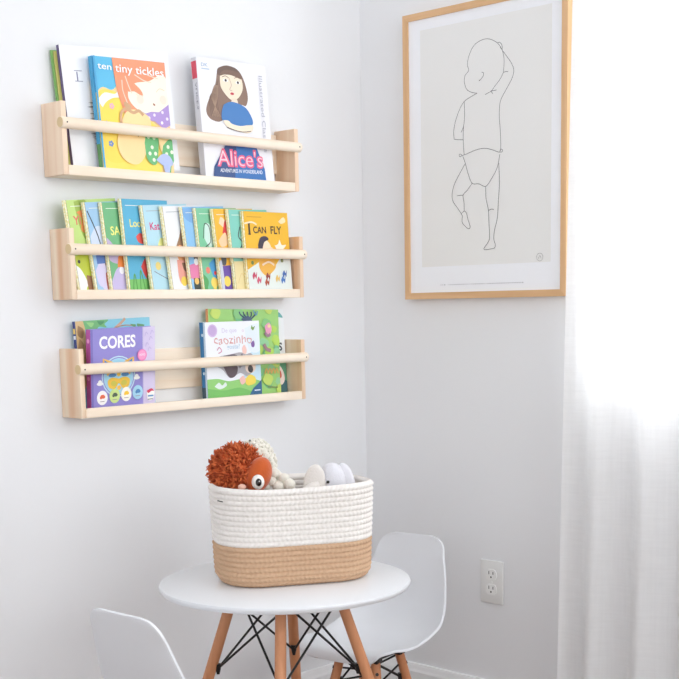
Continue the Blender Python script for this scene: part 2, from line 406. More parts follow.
# --- top shelf
def art_white(a):
    a.text('I', .125, .70, .085, (96, 88, 130), bold=.0)
    a.rect(.105,.788,.175,.793,(96,88,130)); a.rect(.105,.700,.175,.705,(96,88,130))
    random.seed(4)
    for k in range(44):
        v = .18+.36*k/44; u = .30
        L = .06+.06*random.random()
        a.poly([(u+.03, v-.012), (u-L, v+.02*random.uniform(-1,1)), (u+.03, v+.012)], random.choice([(70,72,78),(110,112,116),(150,150,150)]))
    a.rect(.28,.18,.55,.54,(60,60,64))
def art_tickles(a):
    a.rect(0,0,1,1,(252,214,140))
    a.blob([(0,.62),(.1,.70),(.35,.66),(.6,.5),(.9,.3),(.8,0),(0,0)], (250,220,80))
    a.blob([(0,.66),(.10,.72),(.22,.70),(.30,.75),(.34,.82),(.3,1.0),(.0,1.0)], (72,180,226))
    a.blob([(.02,.60),(.12,.67),(.26,.665),(.34,.72),(.34,.60),(.2,.58),(.1,.52)], (246,246,246))
    a.blob([(.02,.42),(.10,.56),(.25,.63),(.42,.60),(.5,.4),(.42,.1),(.2,.02),(.03,.1)], (250,216,70))
    for cu, cv in ((.2,.55),(.14,.2),(.33,.3),(.10,.38)):
        for k in range(5): a.ell(cu+.022*math.cos(k*1.257), cv+.018*math.sin(k*1.257), .014, (236,170,190) if cv > .5 else (90,130,200))
    a.poly([(.26,1),(1,1),(1,.86),(.97,.72),(.55,.55),(.5,.36),(.42,.30),(.36,.5),(.30,.66),(.27,.84)], (240,142,98))
    a.blob([(.27,.9),(.29,.7),(.36,.55),(.46,.40),(.52,.42),(.44,.62),(.42,.80),(.4,.98)], (240,142,98))
    a.blob([(.44,.70),(.55,.78),(.75,.81),(.90,.87),(1.0,.84),(1.0,.56),(.92,.51),(.70,.48),(.52,.55),(.44,.63)], (252,242,222))
    a.blob([(.50,.80),(.44,.70),(.53,.70),(.64,.66),(.62,.72)], (240,142,98))
    for p in ([(.37,.80),(.37,.70),(.42,.58)], [(.42,.84),(.45,.76),(.49,.68)], [(.55,.86),(.68,.81),(.78,.80)], [(.60,.91),(.72,.87),(.88,.84)]):
        a.stroke(p, .012, (252,214,190))
    a.stroke([(.55,.68),(.60,.655),(.65,.675)], .008, (240,205,170)); a.stroke([(.84,.71),(.89,.745),(.96,.73)], .008, (240,205,170))
    a.ell(.60,.63,.05,(252,226,206)); a.ell(.93,.64,.05,(252,226,206))
    a.ell(.79,.59,.018,(160,96,72),.011,-.6)
    a.poly([(.56,.53),(.66,.50),(.74,.52),(.85,.52),(1,.60),(1,.40),(.9,.36),(.78,.43),(.66,.44)], (164,134,206))
    for cu, cv in ((.62,.49),(.78,.49),(.9,.52),(.96,.46),(.88,.42),(.7,.46)): a.ell(cu, cv, .018, (232,222,244))
    a.blob([(.30,.40),(.38,.50),(.5,.53),(.64,.50),(.72,.42),(.66,.2),(.5,.02),(.3,.05),(.22,.2)], (253,218,150))
    a.stroke([(.30,.36),(.31,.48),(.38,.53),(.48,.50),(.56,.52),(.62,.48)], .035, (206,156,110))
    a.blob([(.36,.56),(.38,.60),(.46,.56),(.44,.52)], (206,156,110))
    a.ell(.60,.30,.016,(60,60,60),.02); a.ell(.52,.29,.012,(60,60,60),.016)
    a.blob([(.60,.22),(.66,.36),(.78,.34),(.80,.22),(.74,.02),(.62,.06)], (86,178,104))
    for cu, cv in ((.66,.28),(.74,.27),(.70,.18),(.66,.12),(.74,.12),(.71,.06)): a.ell(cu, cv, .022, (236,246,220))
    a.blob([(.80,.30),(.93,.32),(1,.30),(1,.1),(.9,.10),(.82,.16)], (253,218,150))
    a.blob([(.86,.20),(.95,.26),(1,.24),(1,.06),(.92,.0),(.84,.10)], (86,178,104))
    for cu, cv in ((.93,.19),(.98,.14),(.90,.12)): a.ell(cu, cv, .022, (236,246,220))
    a.blob([(.74,.06),(.84,.12),(.94,.10),(.98,.02),(.86,.0)], (170,186,232))
    a.rect(.0,0,.025,1,(60,160,214))
    a.text('ten', .05, .885, .06, (255,255,255), wd=.185, bold=.008, rot=-.03)
    a.text('tiny tickles', .285, .87, .075, (255,255,255), wd=.68, bold=.008, rot=-.012)
def art_alice(a):
    a.rect(0,0,1,1,(238,238,244))
    a.text('DK', .06,.925,.03,(140,170,200),wd=.09)
    a.rect(.06,.90,.17,.91,(170,190,214))
    a.tf = (.97, -.02, .86, .137)
    a.blob([(.30,.86),(.26,.74),(.16,.60),(.10,.48),(.14,.40),(.26,.37),(.36,.40),(.48,.44),(.62,.56),(.70,.56),(.74,.66),(.70,.82),(.62,.92),(.48,.955),(.36,.93)], (128,98,82))
    a.blob([(.30,.86),(.33,.92),(.48,.952),(.62,.92),(.70,.80),(.64,.87),(.48,.87),(.36,.84)], (96,72,62))
    for k in range(7): a.stroke([(.31-.012*k,.80-.02*k),(.27-.018*k,.6),(.30-.022*k,.42)], .006, (98,72,58))
    for k in range(6): a.stroke([(.30-.01*k,.74),(.22-.015*k+.05,.6),(.18+.025*k,.42)], .008, (160,128,106))
    a.blob([(.34,.84),(.48,.87),(.64,.85),(.67,.74),(.60,.64),(.50,.605),(.42,.64),(.34,.73)], (244,226,200))
    a.blob([(.33,.85),(.40,.90),(.50,.91),(.64,.89),(.66,.83),(.5,.86)], (112,84,70))
    a.stroke([(.47,.83),(.50,.76),(.47,.71),(.51,.70)], .008, (190,160,140))
    for u in (.42, .60):
        a.ell(u,.80 if u < .5 else .79,.035,(255,255,255),.018); a.ell(u,.80 if u < .5 else .79,.017,(60,44,40))
        a.stroke([(u-.05,.83),(u,.845),(u+.045,.83)],.008,(120,90,70))
    a.ell(.50,.67,.028,(190,50,60),.016)
    a.blob([(.49,.62),(.56,.62),(.57,.57),(.48,.57)], (238,216,190))
    a.blob([(.36,.55),(.46,.585),(.58,.575),(.70,.53),(.78,.42),(.76,.36),(.66,.35),(.62,.40),(.48,.42),(.40,.37),(.32,.39),(.32,.47)], (52,112,184))
    a.ell(.56,.405,.16,(52,112,184),.10)
    a.blob([(.33,.39),(.38,.33),(.50,.30),(.66,.275),(.76,.30),(.78,.36),(.70,.36),(.58,.345),(.46,.36),(.41,.39)], (244,226,200))
    a.stroke([(.38,.32),(.50,.295),(.62,.285),(.74,.30)], .01, (90,74,70))
    a.tf = None
    a.poly([(.30,.25),(.76,.25),(.86,.06),(.87,0),(.09,0),(.12,.06)], (40,100,176))
    a.poly([(.30,.25),(.46,.25),(.4,.0),(.09,0),(.12,.06)], (36,64,122))
    a.text("Alice's", .165, .072, .145, (236,84,124), wd=.68, bold=.045)
    a.text("Alice's", .178, .076, .135, (252,206,218), wd=.655, bold=-.012)
    a.text("ADVENTURES IN WONDERLAND", .20, .015, .032, (240,244,250), wd=.62)
    a.text("Illustrated Classics", .875, .90, .045, (176,178,192), rot=-PI/2-.0, bold=0, wd=.83)
def sp_alice(a):
    a.rect(.05,.83,.95,.97,(226,60,84)); a.text("ALICE'S", .25,.80,.020,(130,130,150),rot=-PI/2, wd=3.2)
def art_plain(c, extra=()):
    def f(a):
        a.rect(0,0,1,1,c)
        for e in extra: a.rect(*e)
    return f
TOPG = 'picture books standing on the top shelf'
book('A', (51.0,50), (62.5,140), (70,52), .0045, -.0170, -.0100, 0, (120,176,88), (122,186,96), 'green thin book, farthest left on the top shelf', art_plain((120,176,88)), group=TOPG, w=.16,
     spine_art=lambda a: a.rect(.1,0,.35,1,(86,140,74)))
book('A', (54.5,51), (65.5,140), (70,52), .0048, -.0235, -.0160, 0, (196,190,92), (206,196,110), 'olive yellow book between the green book and the large white book', art_plain((196,190,92)), group=TOPG, w=.17)
book('A', (58.5,44.5), (73.6,166), (168,61), .0088, -.0343, -.0262, 0, (244,245,248), (92,78,128), 'large white book with purple spine and big letter I', art_white, group=TOPG,
     spine_art=lambda a: a.rect(0,0,.3,1,(62,50,84)))
book('A', (92.5,83), (103,168), (168,61), .0062, -.0448, -.0362, 0, (232,170,70), (238,176,66), 'orange spined book tucked behind the blue and orange picture book', art_plain((232,170,70)), group=TOPG, w=.17,
     spine_art=lambda a: (a.rect(.0,0,1,.45,(70,60,52)), a.rect(0,.45,1,.6,(240,214,120))))
book('A', (91.7,55.4), (103,165.5), (164.3,66.5), .0132, -.0590, -.0485, 0, (72,180,226), (50,156,212), 'picture book with sleeping red haired face titled ten tiny tickles', art_tickles, group=TOPG,
     spine_art=lambda a: a.rect(0,0,1,.25,(80,150,80)))
book('A', (196,56.5), (206,172.5), (265,63.5), .019, -.0592, -.043, 0, (238,238,244), (226,226,234), 'white book showing a long haired girl in a blue dress, right end of top shelf', art_alice, group=TOPG, spine_art=sp_alice)
# --- middle shelf: thin gold spined storybooks, overlapping like shingles
def lg(title, bg, items):
    def f(a):
        a.rect(0,0,1,1,bg)
        for it in items:
            k = it[0]
            if k == 'e': a.ell(*it[1:])
            elif k == 'b': a.blob(*it[1:])
            elif k == 'r': a.rect(*it[1:])
            elif k == 's': a.stroke(*it[1:])
            elif k == 't': a.text(*it[1:3], it[3], it[4], it[5], wd=it[6] if len(it) > 6 else None, bold=.015)
        a.rect(.10,.925,.42,.932,(244,244,232) if sum(bg) < 600 else (160,170,178))
        a.rect(0,0,.030,1,M_GOLD); a.rect(.030,0,.036,1,(96,104,90))
    return f
W_, K_ = (250,250,246), (48,44,48)
B1 = lg('', (190,222,120), [('b',[(.18,.98),(.42,.98),(.45,.6),(.30,.55),(.22,.7)],(146,176,64)),('t','Yi',.12,.72,.10,(226,92,84)),('b',[(.2,.86),(.28,.78),(.24,.66),(.34,.62),(.42,.75),(.36,.88)],(232,130,60)),
   ('b',[(.0,.35),(.3,.40),(.5,.30),(.45,.05),(.1,.0),(0,.1)],(190,204,44)),('e',.10,.30,.025,K_),('b',[(.0,.28),(.12,.20),(.2,.02),(0,0)],W_),('b',[(.2,.14),(.34,.1),(.3,0),(.2,0)],(140,90,56))])
B2 = lg('', (150,196,232), [('b',[(.05,.6),(.2,.72),(.4,.66),(.4,.5),(.1,.46)],(206,220,246)),('b',[(.05,.2),(.2,.32),(.4,.22),(.35,.02),(.1,.02)],(214,206,240)),('s',[(.06,.9),(.2,.6),(.26,.3),(.34,.0)],.02,(40,44,60)),('r',.1,.28,.3,.40,(70,110,190)),('b',[(.24,.16),(.36,.22),(.4,.0),(.24,.0)],(190,90,80))])
B3 = lg('', (98,178,116), [('b',[(.0,.62),(.16,.5),(.28,.3),(.1,.3),(0,.4)],(196,176,214)),('t','SA',.14,.62,.10,(250,244,120)),('b',[(.22,.36),(.4,.44),(.55,.3),(.45,.16),(.2,.2)],(244,126,40)),('b',[(.05,.1),(.2,.24),(.45,.18),(.5,.0),(.05,.0)],(196,182,226)),('e',.26,.2,.05,(240,240,246))])
B4 = lg('', (74,172,212), [('t','Loo',.16,.69,.085,(244,232,110)),('b',[(.26,.58),(.36,.62),(.5,.56),(.4,.5),(.3,.52)],(232,70,60)),('s',[(.30,.44),(.42,.36),(.5,.3)],.03,W_),('r',0,0,1,.10,(110,190,90)),
   ('b',[(.3,.24),(.42,.34),(.56,.28),(.54,.12),(.4,.1)],(224,60,56)),('s',[(.1,0),(.15,.16),(.18,0)],.02,(70,150,60)),('s',[(.25,0),(.28,.2),(.34,0)],.02,(70,150,60)),('s',[(.4,0),(.42,.14),(.5,0)],.02,(70,150,60))])
B5 = lg('', (176,220,236), [('t','Kat',.14,.70,.09,(214,40,110)),('b',[(.2,.42),(.34,.6),(.5,.5),(.42,.36)],(226,226,130)),('s',[(.26,.5),(.38,.42),(.5,.36)],.02,K_),('e',.2,.26,.06,(244,220,120)),('s',[(.1,.2),(.3,.12),(.5,.05)],.01,(110,110,120)),('b',[(.36,.5),(.5,.52),(.48,.38),(.4,.36)],K_)])
B6 = lg('', (240,242,244), [('b',[(.22,.5),(.32,.62),(.44,.78),(.5,.4),(.3,.3)],(152,112,80)),('b',[(.2,.44),(.3,.52),(.42,.46),(.4,.34),(.26,.32)],(250,170,110)),('b',[(.2,.34),(.42,.30),(.5,.1),(.3,.02),(.2,.1)],(238,156,140)),('b',[(.3,.3),(.44,.28),(.5,.16),(.34,.2)],(130,90,66)),('e',.30,.07,.07,(246,210,70))])
B7 = lg('', (130,190,238), [('b',[(.0,.98),(.4,.98),(.35,.8),(.1,.84)],(110,168,226)),('e',.24,.40,.09,K_),('b',[(.0,.28),(.3,.3),(.4,.16),(.3,.08),(.05,.12)],(232,120,170)),('b',[(.1,.12),(.3,.1),(.3,0),(.1,0)],(50,60,50)),('e',.20,.32,.05,(240,240,240)),('e',.16,.08,.05,(240,190,90))])
B8 = lg('', (112,196,150), [('b',[(.16,.62),(.22,.8),(.34,.78),(.38,.62),(.28,.5)],(206,236,226)),('s',[(.14,.62),(.2,.8),(.3,.76),(.3,.58),(.16,.5),(.3,.42),(.42,.46)],.014,K_),('b',[(.2,.3),(.36,.36),(.46,.2),(.3,.1)],(60,150,214)),('e',.16,.22,.05,(240,120,100)),('e',.28,.06,.08,(246,214,90)),('b',[(0,.2),(.14,.1),(.1,0),(0,0)],(70,160,80)),('e',.32,.18,.03,(230,60,60))])
B9 = lg('', (248,182,44), [('b',[(.14,.82),(.2,.9),(.3,.84),(.26,.76)],(250,214,180)),('b',[(.2,.7),(.3,.86),(.36,.72),(.3,.6)],(226,48,52)),('b',[(.08,.6),(.26,.7),(.3,.56),(.14,.52)],(250,206,160)),('b',[(.1,.44),(.22,.46),(.2,.30),(.1,.3)],(74,78,84)),('r',.0,.0,.6,.28,(92,60,160)),('e',.18,.08,.08,(244,214,80)),('b',[(0,.3),(.1,.34),(.1,0),(0,0)],(204,210,224))])
B10 = lg('', (120,206,190), [('s',[(.28,.78),(.22,.66),(.30,.58),(.24,.50)],.02,K_),('e',.30,.64,.03,W_),('b',[(.1,.42),(.2,.48),(.34,.44),(.3,.36)],(40,44,52)),('r',0,0,.6,.34,(240,222,160)),('s',[(.1,.06),(.2,.18),(.3,.1)],.01,(226,196,120))])
def art_fly(a):
    a.rect(0,0,1,1,(240,180,34))
    a.blob([(0,.22),(.2,.30),(.35,.34),(.5,.2),(.66,.3),(.8,.4),(1,.38),(1,0),(0,0)], (226,236,232))
    a.blob([(.30,.40),(.45,.44),(.62,.38),(.66,.28),(.56,.2),(.42,.16),(.3,.26)], (242,176,60))
    a.rect(.10,.925,.42,.935,(206,140,30))
    a.text('I', .12, .70, .15, (56,40,30), bold=.03); a.rect(.105,.84,.17,.85,(56,40,30)); a.rect(.105,.70,.17,.71,(56,40,30))
    a.text('CAN', .22, .72, .085, (56,40,30), wd=.28, bold=.02)
    a.text('FLY', .60, .715, .10, (56,40,30), wd=.24, bold=.02)
    a.blob([(.34,.60),(.44,.64),(.56,.58),(.60,.44),(.5,.40),(.4,.48)], (250,222,190))
    a.blob([(.30,.56),(.36,.66),(.48,.68),(.54,.64),(.44,.60),(.38,.50),(.31,.48)], (44,40,56))
    a.stroke([(.5,.52),(.6,.52),(.66,.46)], .03, (250,222,190))
    a.blob([(.66,.56),(.74,.58),(.78,.64),(.82,.57),(.92,.57),(.82,.50),(.72,.50)], (250,240,220))
    a.blob([(.78,.88),(.9,.94),(.94,.88),(.84,.85)], (250,226,170)); a.stroke([(.04,.84),(.2,.86),(.3,.83)], .025, (250,226,190))
    for cu, cv, c in ((.18,.16,(196,60,90)),(.27,.10,(214,80,110)),(.47,.15,(150,50,40)),(.44,.07,(176,70,50)),(.68,.12,(232,190,90)),(.84,.18,(50,90,170)),(.80,.10,(60,110,190))):
        a.blob([(cu-.05,cv),(cu-.01,cv+.05),(cu+.02,cv+.01),(cu+.05,cv+.05),(cu+.03,cv-.04),(cu,cv-.01),(cu-.03,cv-.05)], c)
    a.ell(.15,.33,.03,(110,130,60)); a.ell(.8,.36,.03,(120,130,70))
    a.stroke([(.36,.30),(.5,.34),(.62,.30)],.03,(250,222,190))
    a.rect(0,0,.030,1,M_GOLD); a.rect(.030,0,.036,1,(150,112,40))
MG = 'gold spined storybooks on the middle shelf'
mids = [((63.6,200.3),(78.0,288),B1,(190,222,120),'yellow green storybook at the left end of the middle shelf'),
 ((82.5,202.3),(95.7,288),B2,(150,196,232),'pale blue storybook, second from the left on the middle shelf'),
 ((99.7,202.3),(111.2,288),B3,(98,178,116),'green storybook with yellow title letters SA'),
 ((119.2,198.6),(128.7,288),B4,(74,172,212),'blue storybook with a red bird, tallest of the middle row'),
 ((140.2,205.2),(152.0,288),B5,(176,220,236),'light blue storybook with pink title Kat'),
 ((160.4,206.3),(171.7,288),B6,(240,242,244),'white covered storybook with a brown haired figure'),
 ((180.2,207),(190.7,288),B7,(130,190,238),'sky blue storybook between the white and the green sketch covers'),
 ((193.8,208),(203.2,288),B8,(112,196,150),'green storybook with white line drawn cat'),
 ((211.2,209),(220.7,288),B9,(248,182,44),'orange and purple storybook with red scarf'),
 ((226.6,209.3),(235.0,288),B10,(120,206,190),'mint green storybook just left of I CAN FLY'),
 ((241.2,211),(247.2,288),art_fly,(240,180,34),'yellow storybook titled I CAN FLY, rightmost and fully visible')]
for TL, BL, art, c, lb in mids:
    book('B', TL, BL, (287.0,213), .0058, -.0592, -.0475, math.radians(2 if art is art_fly else 10), c, M_GOLD, lb, art, group=MG, w=None if art is art_fly else .155, name='storybook')
# --- bottom shelf
def art_forest(a):
    a.rect(0,0,1,1,(126,202,226))
    a.blob([(0,1),(.16,1),(.12,.9),(.14,.6),(.1,.3),(0,.2)], (214,180,120))
    a.blob([(.03,.95),(.1,.9),(.08,.8),(.02,.84)], (150,110,70)); a.blob([(.04,.8),(.09,.72),(.07,.6),(.01,.66)], (166,124,80))
    a.blob([(.10,1),(.42,1),(.38,.95),(.40,.91),(.30,.92),(.26,.87),(.18,.90),(.14,.86)], (98,176,104))
    a.blob([(.14,.98),(.24,.97),(.2,.92)], (140,204,120)); a.blob([(.28,.99),(.38,.98),(.32,.94)], (60,140,80))
    a.stroke([(.42,.82),(.50,.88),(.60,.95),(.66,1.0)], .03, (206,160,130)); a.stroke([(.52,.90),(.66,.92),(.80,.90)], .012, (170,130,100))
    a.blob([(.72,.93),(.80,.92),(.78,.89)], (86,150,90)); a.blob([(.82,.93),(.92,.91),(.88,.88),(.82,.90)], (86,150,90))
def art_cores(a):
    a.rect(0,0,1,1,(216,204,238)); a.rect(0,0,.80,1,(136,126,206)); a.rect(.0,0,.035,1,(112,102,186))
    a.rect(.80,0,.812,1,(190,178,224))
    a.text('CORES', .13, .75, .155, (255,255,255), wd=.56, bold=.028)
    a.ell(.42,.37,.26,(190,226,240)); a.ell(.42,.37,.245,(136,126,206)); a.ell(.42,.37,.232,(158,212,236))
    a.blob([(.18,.62),(.19,.52),(.30,.50),(.34,.56)], (240,184,70)); a.blob([(.20,.60),(.22,.54),(.30,.53)], (60,120,180))
    a.blob([(.66,.62),(.65,.52),(.54,.50),(.50,.56)], (240,184,70)); a.blob([(.64,.60),(.62,.54),(.54,.53)], (60,120,180))
    a.blob([(.24,.52),(.42,.58),(.60,.52),(.62,.38),(.56,.24),(.42,.20),(.28,.24),(.22,.38)], (150,210,232))
    a.stroke([(.24,.40),(.42,.44),(.60,.40)], .03, (240,184,60)); a.ell(.32,.39,.06,(60,120,180),.025); a.ell(.52,.39,.06,(60,120,180),.025); a.ell(.42,.40,.03,(250,200,60))
    a.blob([(.42,.34),(.32,.36),(.25,.32),(.27,.23),(.36,.21),(.42,.28),(.48,.21),(.57,.23),(.59,.32),(.52,.36)], (238,190,50))
    a.ell(.34,.28,.045,(206,190,60),.035); a.ell(.50,.28,.045,(206,190,60),.035); a.ell(.42,.22,.03,(250,190,60))
    for u, v in ((.13,.29),(.70,.33)):
        a.ell(u,v,.05,W_,.022); a.ell(u,v+.02,.03,W_)
    for u, c, c2 in ((.16,(252,250,250),(232,96,60)),(.35,(200,226,130),(60,80,60)),(.53,(252,250,240),(248,196,30)),(.71,(160,214,240),(60,120,180))):
        v = .105+.03*(u-.16)/.55
        a.ell(u,v,.082,c,.092); a.blob([(u-.04,v),(u-.02,v+.035),(u+.02,v+.04),(u+.045,v+.01),(u+.02,v-.01)], c2); a.rect(u-.035,v-.052,u+.035,v-.044,(150,130,150)); a.ell(u-.02,v,.015,c2)
    a.ell(.785,.63,.075,(238,120,186)); a.ell(.785,.63,.06,(246,150,200)); a.text('NOVO', .745,.62,.03,(255,240,250),wd=.085)
    for u, v in ((.85,.9),(.92,.84),(.86,.76),(.94,.92),(.9,.70)): a.stroke([(u-.02,v-.02),(u,v+.03),(u+.03,v)], .01, (190,176,222))
    a.blob([(.85,.13),(.93,.16),(.98,.13),(.95,.02),(.87,.02)], W_); a.blob([(.85,.14),(.93,.17),(.97,.13),(.93,.135),(.88,.11)], (214,50,80)); a.rect(.87,.06,.96,.08,(70,130,190)); a.rect(.87,.02,.95,.03,(60,70,90))
def art_cao(a):
    a.rect(0,0,1,1,(238,242,248)); a.blob([(.7,.5),(1,.62),(1,.2),(.7,.2)], (196,226,242)); a.blob([(.72,.9),(1,.95),(1,.6),(.8,.6)], (226,238,246))
    a.blob([(0,.24),(.2,.24),(.4,.20),(.7,.22),(1,.16),(1,0),(0,0)], (136,204,104)); a.blob([(0,.12),(.3,.08),(.6,.10),(.8,0),(0,0)], (104,184,84))
    a.ell(.13,.885,.088,(206,180,222)); a.ell(.13,.885,.07,(186,156,208)); 
    a.text('De que', .30, .855, .06, (206,196,224), wd=.27, bold=.0); a.text('o', .67,.855,.05,(214,190,214),bold=0)
    a.text('caozinho', .15, .705, .115, (214,152,150), wd=.70, bold=.0, wave=.012)
    a.text('gosta?', .38, .635, .06, (186,206,226), wd=.24, bold=.02)
    a.blob([(.84,.90),(.86,.94),(.88,.91),(.92,.93),(.88,.87)], (110,150,70)); a.blob([(.83,.70),(.88,.73),(.90,.68),(.88,.64),(.84,.65)], (120,80,160))
    a.stroke([(.20,.62),(.24,.66),(.28,.61),(.22,.58)], .015, (200,130,160))
    a.blob([(.66,.64),(.70,.68),(.74,.62),(.73,.56),(.67,.56)], (244,196,186))
    a.blob([(.14,.50),(.24,.54),(.44,.56),(.62,.58),(.72,.55),(.82,.56),(.88,.48),(.86,.34),(.74,.25),(.60,.30),(.42,.24),(.28,.36),(.16,.42)], (166,164,172))
    a.blob([(.30,.40),(.44,.44),(.56,.38),(.52,.27),(.40,.25)], (76,60,66)); a.blob([(.30,.54),(.5,.56),(.6,.50),(.44,.48)], (90,84,92))
    a.blob([(.60,.52),(.66,.56),(.66,.44),(.60,.36),(.58,.44)], (110,106,114))
    a.ell(.80,.37,.10,(232,208,190),.085); a.ell(.80,.345,.048,(50,44,48),.055,.5); a.ell(.71,.45,.018,(40,36,40)); a.ell(.84,.47,.018,(40,36,40))
    a.blob([(.58,.22),(.66,.26),(.70,.18),(.62,.14)], (244,190,180)); a.blob([(.70,.22),(.78,.27),(.88,.23),(.88,.15),(.76,.12),(.70,.15)], (244,214,70))
    a.blob([(.12,.14),(.2,.19),(.26,.15),(.32,.19),(.34,.14),(.22,.10)], (226,240,232))
    a.poly([(.72,0),(.84,.08),(.97,.16),(1,.20),(1,0)], (34,84,130)); a.rect(.86,.04,.97,.055,(230,240,250))
def art_green(a):
    a.rect(0,0,1,1,(150,208,110)); random.seed(7)
    for k in range(60):
        u, v = random.random(), random.random(); r = random.uniform(.03,.09)
        c = random.choice([(176,218,84),(126,196,120),(140,206,150),(196,222,96),(108,190,130)])
        a.blob([(u-r,v),(u-r*.3,v+r),(u+r,v+r*.4),(u+r*.5,v-r*.8),(u-r*.4,v-r*.7)], c, 3)
    for k in range(5): a.stroke([(.55,.86),(.44+.05*k,.93),(.42+.055*k,.97)], .016, (40,60,90))
    a.blob([(.44,.88),(.54,.92),(.60,.86),(.54,.82)], (60,80,110))
    a.stroke([(.62,.99),(.66,.93),(.68,.98)], .012, (90,150,200))
    a.blob([(.78,.80),(.84,.84),(.88,.78),(.86,.70),(.80,.72)], (236,150,190)); a.ell(.84,.80,.02,(250,220,150)); a.stroke([(.78,.72),(.82,.68),(.86,.70)], .03, (150,110,130))
    a.stroke([(.76,.58),(.80,.52),(.86,.50)], .04, (150,110,120))
    for k in range(4): a.stroke([(.76+.05*k,.22),(.79+.05*k,.28),(.81+.05*k,.22)], .018, (220,176,90))
    a.stroke([(.8,.06),(.95,.05)], .01, (100,110,60))
def art_white2(a):
    a.rect(0,0,1,1,(238,242,246))
    a.blob([(.60,.985),(.86,.97),(.98,.90),(.90,.90),(.74,.93)], (90,170,170))
    a.ell(.72,.78,.14,(240,186,100)); a.ell(.70,.76,.05,(252,232,190)); a.ell(.78,.81,.03,(252,232,190))
    a.text('OS', .62, .49, .095, (46,50,66), bold=.03, wd=.30)
    a.rect(.4,0,1,.36,(84,160,120)); a.blob([(.4,0),(1,0),(1,.10),(.7,.14)], (44,92,104))
    a.stroke([(.62,.44),(.70,.30)], .07, (246,240,226)); a.blob([(.66,.30),(.76,.33),(.90,.24),(.94,.12),(.84,.06),(.72,.12),(.66,.20)], (250,228,222)); a.blob([(.77,.22),(.83,.24),(.86,.17),(.80,.14)], (220,70,70))
LG = 'children books standing on the lowest shelf'
book('C', (75,321.5), (82,405), (149.6,321), .010, -.0255, -.0225, 0, (126,202,226), (34,48,120), 'light blue book with green leaves, behind the purple CORES book', art_forest, group=LG, rnd=.008,
     spine_art=lambda a: (a.rect(.1,.8,.9,.84,(236,240,250)), a.rect(.1,.86,.9,.92,(236,200,90)), a.rect(0,.25,1,.5,(70,120,160))))
book('C', (90.2,330), (91.5,407), (154.8,329), .0155, -.0435, -.0592, 0, (136,126,206), (176,58,150), 'purple board book titled CORES', art_cores, group=LG, name='board_book',
     spine_art=lambda a: (a.ell(.5,.86,.32,(236,150,210)), a.ell(.5,.4,.3,(220,120,190))))
book('C', (245,311), (250,392), (283.0,311.5), .0065, -.0215, -.0165, 0, (238,242,246), (238,242,246), 'white book with orange circle, rightmost on the lowest shelf', art_white2, group=LG, rnd=.012)
book('C', (208,308.8), (211,396), (278,306.5), .009, -.0335, -.0275, 0, (150,208,110), (226,150,90), 'mottled green book standing behind the white puppy book', art_green, group=LG)
book('C', (204.5,322.4), (208,396.5), (258.8,321.8), .0185, -.0592, -.0565, 0, (238,242,246), (26,110,178), 'white book with sprawling grey puppy titled caozinho', art_cao, group=LG,
     spine_art=lambda a: (a.rect(.62,0,1,1,(26,110,178)), a.rect(.0,0,.28,1,(206,226,240)), a.ell(.5,.84,.2,(200,230,246)), a.ell(.5,.36,.2,(200,230,246)), a.rect(.28,0,1,.18,(30,60,80))))

# ------------------------------------------------------------------ framed line drawing
FY0, FY1, FZ0, FZ1, FD = -0.6619, -0.1689, 1.0919, 1.7919, 0.026
FWD = 0.016
fr = empty('framed_print', (0, (FY0+FY1)/2, FZ0), 0, 'oak framed line drawing of a baby hanging on the right wall', 'picture')
oy = (FY0+FY1)/2
M_OAK = wood('oak_frame', (216, 172, 126), (232, 192, 148), 2, 0.45, 20, 0.05)
M_OAKY = wood('oak_frame_across', (216, 172, 126), (232, 192, 148), 1, 0.45, 20, 0.05)
hw = (FY1-FY0)/2; hh = FZ1-FZ0
def mitre(pts2, m):                          # trapezoid bar in the y-z plane
    b = MB(); vs = [(-FD, y, z) for y, z in pts2] + [(-.0006, y, z) for y, z in pts2]
    b.add(vs, [(0,1,2,3), (7,6,5,4)] + [(i,(i+1)%4,4+(i+1)%4,4+i) for i in range(4)], m)
    return b.build('frame_bar', fr, smooth=False)
w_ = FWD
mitre([(-hw,0),(hw,0),(hw-w_,w_),(-hw+w_,w_)], M_OAKY); mitre([(-hw,hh),(hw,hh),(hw-w_,hh-w_),(-hw+w_,hh-w_)], M_OAKY)
mitre([(-hw,0),(-hw,hh),(-hw+w_,hh-w_),(-hw+w_,w_)], M_OAK); mitre([(hw,0),(hw,hh),(hw-w_,hh-w_),(hw-w_,w_)], M_OAK)
PXL = -0.021
pb = MB(); pb.box((PXL, -hw+w_, w_), (-.001, hw-w_, hh-w_), paint((246, 248, 253)))
def fl(px, py):                               # photo point on the print -> (along, up) on the print
    p = at(px, py, 0, PXL); return ((hw-w_) - (p.y-oy), p.z - FZ0 - w_)
PWd, PHt = 2*(hw-w_), hh-2*w_
afn = lambda x, y, e: (PXL-e, (hw-w_)-x, w_+y)
a = Art(pb, afn, 1.0, 1.0, .00005)
def praw(pts, col): a.put(pts, [tuple(range(len(pts)))], col)
g0 = fl(421.5, 200)[0]; g1 = fl(551, 200)[0]; gz0 = fl(485, 264.5)[1]; gz1 = fl(500, 14)[1]
praw([(g0,gz0),(g1,gz0),(g1,gz1),(g0,gz1)], (236, 236, 234))
def ln(pts, wpx=.0012, s=5.66, o=(440,20), sm=True):
    P = [fl(o[0]+x/s, o[1]+y/s) for x, y in pts]
    a.stroke([(p[0], p[1]) for p in P], wpx, (70, 70, 72), sm)
